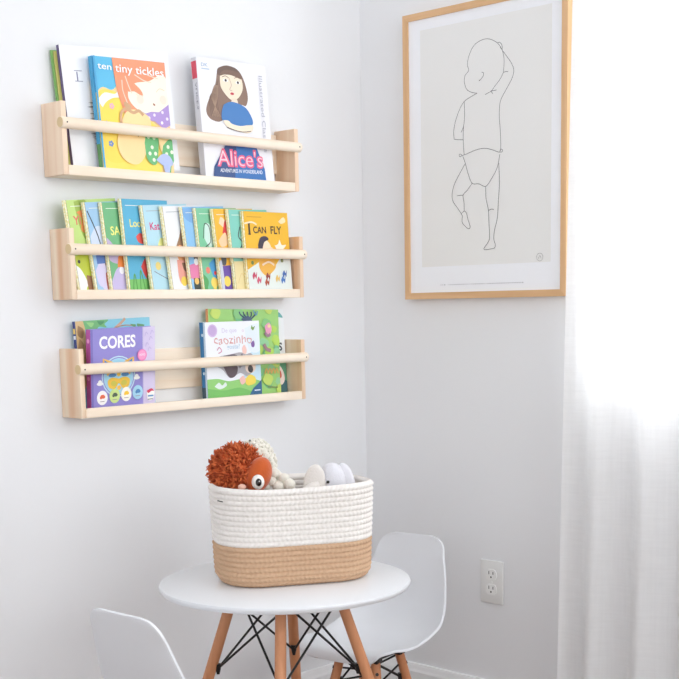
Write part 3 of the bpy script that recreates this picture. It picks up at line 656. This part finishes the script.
# head, raised arm, shoulders (first crop)
ln([(210,415),(175,408),(150,390),(138,350),(142,315),(162,285),(155,250),(165,200),(185,155),(210,128),(245,110),(275,107),(305,117),(330,135),(352,170),(362,215),(362,262),(358,298)])
ln([(358,298),(340,335),(310,375),(290,402),(255,422)])
ln([(360,296),(372,292),(386,292)]); ln([(288,402),(300,418)]); ln([(292,402),(320,396)])
ln([(325,130),(337,126),(350,140),(353,168),(340,152)])
ln([(353,172),(378,205),(405,245),(418,282),(410,325),(385,375),(355,430),(340,470),(336,540),(340,600),(344,679),(344,740)])
ln([(236,296),(246,298),(246,315),(232,335),(222,345),(224,338)])
ln([(210,415),(175,435),(137,462),(110,510),(88,575),(78,630),(80,665),(86,676),(132,678)])
ln([(138,462),(140,540),(134,600),(120,637)]); ln([(134,600),(132,660),(134,720),(138,765)])
q = dict(o=(440,140))
ln([(110,82),(118,80),(124,88),(116,95),(109,90),(110,82)], **q); ln([(124,88),(150,80),(200,58),(250,47),(295,55),(330,68),(340,68)], **q)
ln([(340,68),(342,56),(350,52),(356,60),(350,68),(341,68)], **q)
ln([(130,90),(145,135),(160,190),(183,245),(220,248),(260,262),(295,215),(325,155),(340,80)], **q)
ln([(143,135),(110,195),(85,245),(70,300),(74,345),(100,385),(122,418)], **q)
ln([(183,245),(155,285),(132,312),(137,355),(138,402)], **q); ln([(132,312),(98,316)], **q)
ln([(138,402),(150,412),(160,450),(172,490),(165,502),(150,494),(127,466),(128,430),(122,418),(138,402)], **q)
ln([(260,262),(262,330),(275,395),(278,460),(282,540),(278,570),(255,605),(250,618),(262,621),(300,614),(312,608),(314,590),(306,560),(310,510),(326,440),(332,340),(338,240),(334,130)], **q)
ln([(275,400),(290,392),(306,393)], **q)
# maker's mark and the small caption line
mk = fl(540, 257)
a.stroke([(mk[0]+.009*math.cos(t*PI/8), mk[1]+.009*math.sin(t*PI/8)) for t in range(17)], .0008, (120,120,120))
a.stroke([(mk[0]-.004, mk[1]-.004), (mk[0], mk[1]+.003), (mk[0]+.004, mk[1]-.003)], .0008, (120,120,120))
random.seed(3); c0 = fl(441, 285.5); c1 = fl(527, 282.3); x = c0[0]
while x < c1[0]:
    L = random.choice([.002, .003, .0042])
    if random.random() > .12: a.put([(x, c0[1]), (x+L, c0[1]), (x+L, c0[1]+.0026), (x, c0[1]+.0026)], [(0,1,2,3)], (178, 180, 184))
    x += L + .0034
pb.build('print', fr, smooth=False)

# ------------------------------------------------------------------ wall outlet
ol = empty('wall_outlet', (0, -.4316, .3232), 0, 'white double power outlet low on the right wall', 'outlet')
M_PLATE = mat('outlet_plate', (236, 236, 234), 0.35); M_SOCK = mat('outlet_socket', (246, 246, 244), 0.25); M_SLOT = mat('outlet_slot', (70, 66, 64), 0.6)
b = MB(); b.box((-.006, -.035, 0), (-.0004, .035, .111), M_PLATE, .0022); pl = b.build('cover_plate', ol)
for zc in (.0365, .0745):
    b = MB(); n = 24; pts = []
    for k in range(n):
        an = 2*PI*k/n; pts.append((.0172*math.cos(an), max(-.0135, min(.0135, .0172*math.sin(an)))))
    vs = [(-.0085, y, zc+z) for y, z in pts] + [(-.005, y, zc+z) for y, z in pts]
    b.add(vs, [tuple(range(n)), tuple(range(n,2*n))[::-1]] + [(i,(i+1)%n,n+(i+1)%n,n+i) for i in range(n)], M_SOCK)
    so = b.build('socket', ol)
    b = MB()
    for yy, hs in ((.0065, .0042), (-.0065, .0036)): b.box((-.0087, yy-.0011, zc+.001), (-.0083, yy+.0011, zc+.001+2*hs), M_SLOT)
    b.tube([(-.0087, 0, zc-.006), (-.0083, 0, zc-.006)], .0025, M_SLOT, 12); b.build('slots', so, smooth=False)
b = MB(); b.tube([(-.0072, 0, .0555), (-.0055, 0, .0555)], .0028, M_PLATE, 14); b.build('screw', ol)

# ------------------------------------------------------------------ rod-and-dowel base shared by the table and the chairs
M_BEECH = wood('beech_leg', (196, 130, 90), (220, 158, 116), 2, 0.45, 20, 0.06)
M_BLACK = mat('black_steel', (22, 21, 22), 0.4, 0.5)
M_BOLT = mat('bolt_head', (44, 26, 20), 0.4)
def eiffel(root, zt, r0, slope, phi, drop, rl0, rl1, rw, offs=(0,0), bolt=True):
    """four splayed wooden legs, crossed black rods"""
    ds = [Vector((math.cos(phi+k*PI/2), math.sin(phi+k*PI/2), 0)) for k in range(4)]
    C0 = Vector((offs[0], offs[1], 0))
    P = lambda d, h, r=0: C0 + d*(r0 + slope*h + r) + Vector((0,0,zt-h))
    for k, d in enumerate(ds):
        b = MB(); H = zt-.004
        b.tube([P(d,-.0), P(d,H*.35), P(d,H*.7), P(d,H)], [rl0, rl0*1.06, (rl0+rl1)*.55, rl1], M_BEECH, 20)
        lg_ = b.build('leg', root, origin=P(d, 0))
        b = MB(); ft = P(d,H); b.tube([ft+Vector((0,0,.003)), ft+Vector((0,0,-.004))], rl1*.9, M_BLACK, 14); f = b.build('foot_pad', lg_, origin=ft); f.location = ft - P(d, 0)
        if bolt:
            nrm = Vector((d.x, d.y, slope)).normalized(); c = P(d, .034)
            b = MB(); b.tube([c+nrm*(rl0*.9), c+nrm*(rl0+.0012)], rl0*.36, M_BOLT, 16); f = b.build('bolt', lg_, origin=c); f.location = c - P(d, 0)
    b = MB()
    for k, d in enumerate(ds):
        lo = P(d, drop, -rl0-.002)
        for o_ in (1, -1):
            e = ds[(k+o_) % 4]; hi = P(e, .034 if o_ > 0 else .012, -rl0*.6)
            b.tube([lo + (e-d)*.004, hi], rw, M_BLACK, 8)
        b.tube([lo+Vector((0,0,.006)), lo+Vector((0,0,-.004)), lo+Vector((0,0,-.016))], [rw*2.6, rw*2.4, rw*1.2], M_BLACK, 10)
    b.build('wire_brace', root)
    b = MB()                                   # square steel frame under the top
    for k in range(4):
        b.tube([P(ds[k], .006, -rl0*.5), P(ds[(k+1)%4], .006, -rl0*.5)], rw*1.2, M_BLACK, 8)
    return b, ds, P

# ------------------------------------------------------------------ table
TX, TY, TZ, TR_ = -0.8339, -0.5463, 0.5408, 0.25
M_TOP = mat('white_table_lacquer', (230, 232, 235), 0.28, 0.45)
tb = empty('kids_table', (TX, TY, 0), 0, 'round white kids table on beech legs, carrying the rope basket', 'table')
b = MB(); b.lathe([(TR_-.012, TZ-.015), (TR_-.004, TZ-.0125), (TR_-.0005, TZ-.007), (TR_, TZ-.004), (TR_-.0012, TZ-.0012), (TR_-.004, TZ)], M_TOP, 160); b.build('table_top', tb)
sb, ds, P = eiffel(tb, TZ-.0152, .100, .325, math.radians(41), .172, .0108, .0075, .0025, (.02,.02))
sb.build('top_frame', tb)

# ------------------------------------------------------------------ chairs
M_SHELL = mat('white_plastic_shell', (228, 230, 234), 0.38, 0.45)
prof = [(.110,.310),(.109,.322),(.102,.329),(.075,.329),(.05,.324),(-.01,.318),(-.07,.318),(-.115,.327),(-.145,.350),(-.163,.388),(-.175,.432),(-.186,.474),(-.195,.510),(-.205,.552)]
wid = [.110,.115,.120,.128,.132,.134,.134,.133,.129,.124,.114,.104,.094,.085]
def make_chair(name, loc, rz, label, splay=.26):
    r = empty(name, loc, rz, label, 'chair', 'white moulded chairs at the table')
    C3 = smoothpts([(p[0], p[1], wid[i]) for i, p in enumerate(prof)], 5); n = len(C3)
    # arc length along the profile
    s = [0]
    for i in range(1, n): s.append(s[-1] + math.hypot(C3[i][0]-C3[i-1][0], C3[i][1]-C3[i-1][1]))
    L = s[-1]; NU = 28; vs = []
    for i in range(n):
        x, z, w = C3[i]; q = s[i]/L
        d = min(s[i], L-s[i]); Rr = .05 if s[i] < L/2 else .034
        if d < Rr: w = w - Rr + math.sqrt(max(0, Rr*Rr-(Rr-d)**2))
        a_ = C3[max(i-1,0)]; c_ = C3[min(i+1,n-1)]; tx, tz = c_[0]-a_[0], c_[1]-a_[1]; tl = math.hypot(tx, tz)
        nx, nz_ = tz/tl, -tx/tl                # points to the sitter's side
        if nz_ < 0 and nx < 0: nx, nz_ = -nx, -nz_
        mid = math.exp(-((q-.50)/.20)**2)
        lift = .012 + .024*mid
        if d < .05: lift *= .35 + .65*d/.05
        for k in range(NU+1):
            u = -1 + 2*k/NU
            e = lift*(abs(u)**2.6)
            vs.append((x + nx*e, u*w, (z + nz_*e)*.98))
    fs = [(i*(NU+1)+k, i*(NU+1)+k+1, (i+1)*(NU+1)+k+1, (i+1)*(NU+1)+k) for i in range(n-1) for k in range(NU)]
    b = MB(); b.add(vs, fs, M_SHELL); sh = b.build('seat_shell', r)
    sh.data.set_sharp_from_angle(angle=PI)
    so = sh.modifiers.new('thickness', 'SOLIDIFY'); so.thickness = .0055; so.offset = -1
    bv = sh.modifiers.new('soft_rim', 'BEVEL'); bv.width = .0015; bv.segments = 2; bv.limit_method = 'ANGLE'; bv.angle_limit = math.radians(50)
    sb, ds, P = eiffel(r, .300, .066, splay, math.radians(45), .062, .0105, .0078, .0024, (-.01, 0))
    for d in ds:
        c = P(d, .0); b2 = sb
        b2.box((c.x-.012, c.y-.012, .290), (c.x+.012, c.y+.012, .3065), M_BLACK, .002)
    sb.build('seat_bracket', r)
    return r
left_chair = make_chair('shell_chair', (-1.080, -.608, 0), math.radians(2), 'white shell chair left of the table, seen from behind', .34)
left_chair.scale = (1.05, 1.05, 1.05)
make_chair('shell_chair', (-.487, -.445, 0), math.radians(188), 'white shell chair right of the table, in front of the room corner')

# ------------------------------------------------------------------ rope basket
BA = Vector((.857, -.515, 0)); BB = Vector((.515, .857, 0)); BC = Vector((-.806, -.541, TZ))
BL_, BW_, BR_, BH = .303, .190, .080, .1905
M_ROPEW = mat('white_cotton_rope', (238, 233, 228), 0.85, 0.1, bump=(700, .35))
M_ROPET = mat('tan_cotton_rope', (206, 172, 142), 0.85, 0.1, bump=(700, .35))
def rrect(n, L, W, R):
    """n points evenly along a rounded rectangle, with outward normals"""
    a, c = L/2-R, W/2-R; segs = [('l',2*a,(-a,-W/2),(1,0),(0,-1)), ('c',PI*R/2,(a,-c),-PI/2,0), ('l',2*c,(L/2,-c),(0,1),(1,0)), ('c',PI*R/2,(a,c),0,0),
        ('l',2*a,(a,W/2),(-1,0),(0,1)), ('c',PI*R/2,(-a,c),PI/2,0), ('l',2*c,(-L/2,c),(0,-1),(-1,0)), ('c',PI*R/2,(-a,-c),PI,0)]
    T = sum(s[1] for s in segs); out = []
    for k in range(n):
        d = T*k/n
        for s_ in segs:
            if d <= s_[1] + 1e-9: break
            d -= s_[1]
        if s_[0] == 'l': out.append(((s_[2][0]+s_[3][0]*d, s_[2][1]+s_[3][1]*d), s_[4]))
        else:
            an = s_[3] + d/R; out.append(((s_[2][0]+R*math.cos(an), s_[2][1]+R*math.sin(an)), (math.cos(an), math.sin(an))))
    return out
NR = 480; ring = rrect(NR, BL_, BW_, BR_)
ROWS, TANR = 19, 8; rh = BH/ROWS
def flare(z):                                  # outward offset of the wall with height
    f = .0075*(z/BH) 
    if z < .022: f -= .012*(1-z/.022)**2
    return f
def rope_rows(name, r0, r1, m, parent, rim=False, floor=False):
    b = MB(); vs = []; rows = []
    th = .0075
    for r in range(r0, r1):
        for q in range(5):
            ph = q/5; z = (r+ph)*rh; rows.append((z, math.sin(PI*ph)**.6*.0034, r))
    rows.append((r1*rh, 0, r1-1))
    outer = [(z, flare(z)+bu, r) for z, bu, r in rows]
    inner = [(z, flare(z)-th-bu*.8, r) for z, bu, r in rows[::-1]]
    mid = []
    if rim: mid = [(BH+.0018, flare(BH)-.0015, 18), (BH+.0030, flare(BH)-th/2, 18), (BH+.0018, flare(BH)-th+.0015, 18)]
    seq = outer + mid + inner
    for z, off, r in seq:
        for k, (p, nr) in enumerate(ring):
            tw = .0009*math.sin(2*PI*k/5 + (r % 2)*PI + (z/rh-r)*PI*(1 if r % 2 else -1))
            sag = -.0016*math.sin(2*PI*k/NR*3+.6)*(z/BH)**3
            o_ = off + tw*(1 if off > flare(z)-.003 else 0)
            P_ = BA*(p[0]+nr[0]*o_) + BB*(p[1]+nr[1]*o_)
            vs.append((P_.x, P_.y, z+sag+.001))
    n = len(seq)
    b.add(vs, [(i*NR+k, i*NR+(k+1)%NR, (i+1)*NR+(k+1)%NR, (i+1)*NR+k) for i in range(n-1) for k in range(NR)] + [((n-1)*NR+k, (n-1)*NR+(k+1)%NR, (k+1)%NR, k) for k in range(NR)], m)
    if floor:
        vs = []
        for zz in (.001, .007):
            for p, nr in ring[::4]:
                P_ = BA*(p[0]-nr[0]*.014) + BB*(p[1]-nr[1]*.014); vs.append((P_.x, P_.y, zz))
        k_ = NR//4
        b.add(vs, [tuple(range(k_)), tuple(range(k_, 2*k_))[::-1]] + [(i,(i+1)%k_,k_+(i+1)%k_,k_+i) for i in range(k_)], m)
    return b.build(name, parent)
bk = empty('rope_basket', BC, 0, 'white and tan rope basket of soft toys on the table', 'basket')
rope_rows('tan_base', 0, TANR, M_ROPET, bk, floor=True); rope_rows('white_band', TANR, ROWS, M_ROPEW, bk, rim=True)
# small dark stitch on the left end
b = MB(); c = BA*(-BL_/2-.006+.012) + BB*(-.052); c = Vector((c.x, c.y, .171)) - (BB*.012)
b.tube([c + BA*(-.014)+Vector((0,0,.002)), c + BA*(-.008)+Vector((0,0,.0)), c + BA*(-.004)+Vector((0,0,-.001))], .0011, M_SLOT, 8); b.build('stitch', bk)

# ------------------------------------------------------------------ soft toys
def inn(o, f): return Vector(((BC.x-o.x)*f, (BC.y-o.y)*f, 0))   # a step from the toy towards the middle of the basket
M_OR = mat('orange_suede', (196, 92, 44), 0.85, 0.1, 0.4, bump=(300, .5))
M_ORF = speckle('orange_shaggy_fur', (176, 76, 34), (226, 122, 68), 90, 0.85)
M_EYEW = mat('felt_white', (246, 242, 236), 0.7); M_EYEB = mat('glossy_black_bead', (12, 12, 14), 0.08, 0.8)
M_PINK = mat('pink_felt', (236, 190, 170), 0.8)
ZB = TZ + .0085
def basis(c):                                  # right / up / towards viewer directions around a toy
    tv = Vector((CC.x-c.x, CC.y-c.y, 0)).normalized(); rt = Vector((0,0,1)).cross(tv).normalized()
    return rt, Vector((0,0,1)), tv
c = at_depth(236.5, 470, 2.555); rt, up, tv = basis(c)
toy = empty('plush_toy', (c.x, c.y, ZB), 0, 'shaggy orange plush with one big round eye in the basket', 'soft toy', 'soft toys in the rope basket')
O_ = Vector((c.x, c.y, ZB))
b = MB(); b.sphere(c-O_, (.044,.044,.042), M_ORF, 28, 18); b.build('head', toy); b = MB(); b.sphere(inn(O_,.35)+Vector((0,0,.062)), (.032,.032,.056), M_ORF, 24, 16); b.build('body', toy)
random.seed(11); b = MB()
def tuft(b, base, d, L, w, m, bend):
    side = d.cross(Vector((random.uniform(-1,1), random.uniform(-1,1), random.uniform(-1,1)))).normalized()
    pts = [base, base + d*L*.5 + side*bend*.3, base + d*L*.85 + side*bend, base + d*L*.95 + side*bend*1.9]
    b.tube(pts, [w, w*.95, w*.6, w*.12], m, 5, caps=False)
for k in range(1000):
    zc = random.uniform(-.55, 1); an = random.uniform(0, 2*PI); rr = math.sqrt(1-zc*zc); d = Vector((rr*math.cos(an), rr*math.sin(an), zc))
    if d.dot(tv) < -.45: continue
    base = (c-O_) + Vector((d.x*.042, d.y*.042, d.z*.040))
    dd = (d + Vector((random.uniform(-.5,.5), random.uniform(-.5,.5), random.uniform(-.5,.5)))*.7).normalized()
    tuft(b, base, dd, random.uniform(.012,.021), .0023, M_ORF, random.uniform(.002,.007))
b.build('fur', toy)
h = at_depth(258.5, 475, 2.527); b = MB(); b.sphere(h-O_, (.027,.024,.037), M_OR, 28, 18, Matrix.Rotation(-.35, 4, tv)); hd = b.build('face', toy)
e = at_depth(258, 482, 2.498); b = MB(); b.sphere(e-O_, (.0125,.0125,.0145), M_EYEW, 24, 14); ey = b.build('eye_patch', toy)
b = MB(); e2 = e-O_ + tv*.0098 + up*.0005 + rt*.001; b.sphere(e2, (.0062,.0062,.0078), M_EYEB, 20, 12); b.build('pupil', toy)
b = MB(); b.sphere(e2 + tv*.0062 + up*.003 + rt*.0012, .0010, M_EYEW, 10, 8); b.build('painted_glint', toy)  # catchlight modelled as a tiny white bead on the pupil
e = at_depth(242, 487, 2.492); b = MB(); b.sphere(e-O_, (.008,.008,.006), M_PINK, 16, 10); b.build('beak', toy)

M_CRM = mat('cream_bobble_plush', (232, 228, 216), 0.9, 0.1, 0.3, bump=(240, .8))
c = at_depth(256, 467.5, 2.598); rt, up, tv = basis(c)
toy = empty('plush_toy', (c.x, c.y, ZB), 0, 'curly cream plush behind the orange one in the basket', 'soft toy', 'soft toys in the rope basket')
O_ = Vector((c.x, c.y, ZB)); b = MB(); random.seed(5)
b.sphere(c-O_, (.042,.040,.056), M_CRM); b.build('head', toy); b = MB(); b.sphere(inn(O_,.5)+Vector((0,0,.062)), (.026,.026,.056), M_CRM); b.build('body', toy)
b = MB()
for k in range(330):
    zc = random.uniform(-.3, 1); an = random.uniform(0, 2*PI); rr = math.sqrt(1-zc*zc); d = Vector((rr*math.cos(an), rr*math.sin(an), zc))
    r = random.uniform(.0028,.0048); b.sphere((c-O_) + Vector((d.x*.041, d.y*.041, d.z*.057)), r, M_CRM, 8, 6)
b.build('curls', toy)
b = MB(); p0 = at_depth(270, 470, 2.59)-O_; p1 = at_depth(279, 479, 2.565)-O_; p2 = at_depth(294, 496, 2.56)-O_
b.tube(smoothpts([p0, p1, p2], 6), .0125, M_CRM, 14)
for px, py, r in ((271,481,.0115),(278,486,.0125),(284,478,.011),(266,486,.009),(274,474,.009),(289,484,.013)):
    b.sphere(at_depth(px, py, 2.548)-O_, (r, r, r*.9), M_CRM, 16, 10)
b.build('arm', toy)
b = MB()
for px, py in ((241,443),(250,440.5),(247,447)): b.sphere(at_depth(px, py, 2.575)-O_, .0022, mat('grey_knot', (120,122,116), .9), 8, 6)
b.build('knots', toy)

M_EL = mat('pale_grey_plush', (222, 221, 227), 0.9, 0.1, 0.3, bump=(260, .5)); M_ELI = mat('oatmeal_plush', (228, 222, 216), 0.9, 0.1, 0.3, bump=(260, .5))
c = at_depth(332, 482, 2.595); rt, up, tv = basis(c)
toy = empty('plush_toy', (c.x, c.y, ZB), 0, 'pale grey plush elephant with a tiny black eye in the basket', 'soft toy', 'soft toys in the rope basket')
O_ = Vector((c.x, c.y, ZB)); b = MB()
FR = Matrix((( rt.x, tv.x, 0, 0), (rt.y, tv.y, 0, 0), (0, 0, 1, 0), (0,0,0,1)))
b.sphere(c-O_, (.029,.028,.040), M_EL, 28, 18, FR); b.build('head', toy); b = MB(); b.sphere(Vector((0,0,.055)), (.038,.034,.055), M_EL, 24, 16, FR); b.build('body', toy)
def pad(px, py, dep, rx, rz_, th, rot, m, name):
    q_ = at_depth(px, py, dep) - O_
    b = MB(); b.sphere(q_, (rx, th, rz_), m, 28, 18, FR @ Matrix.Rotation(rot, 4, 'Y')); return b.build(name, toy)
pad(314.5, 484, 2.565, .022, .040, .009, .10, M_ELI, 'ear')
pad(346, 482, 2.60, .018, .040, .014, -.20, M_EL, 'ear')
b = MB(); t0 = at_depth(318, 486, 2.56)-O_; t1 = at_depth(309, 489, 2.552)-O_; t2 = at_depth(300, 496, 2.55)-O_
b.tube(smoothpts([t0, t1, t2], 5), [.010]*5+[.009]*5+[.007], M_ELI, 14); b.build('trunk', toy)
b = MB(); b.sphere(at_depth(328, 482, 2.5665)-O_, .0030, M_EYEB, 14, 10); b.build('eye', toy)
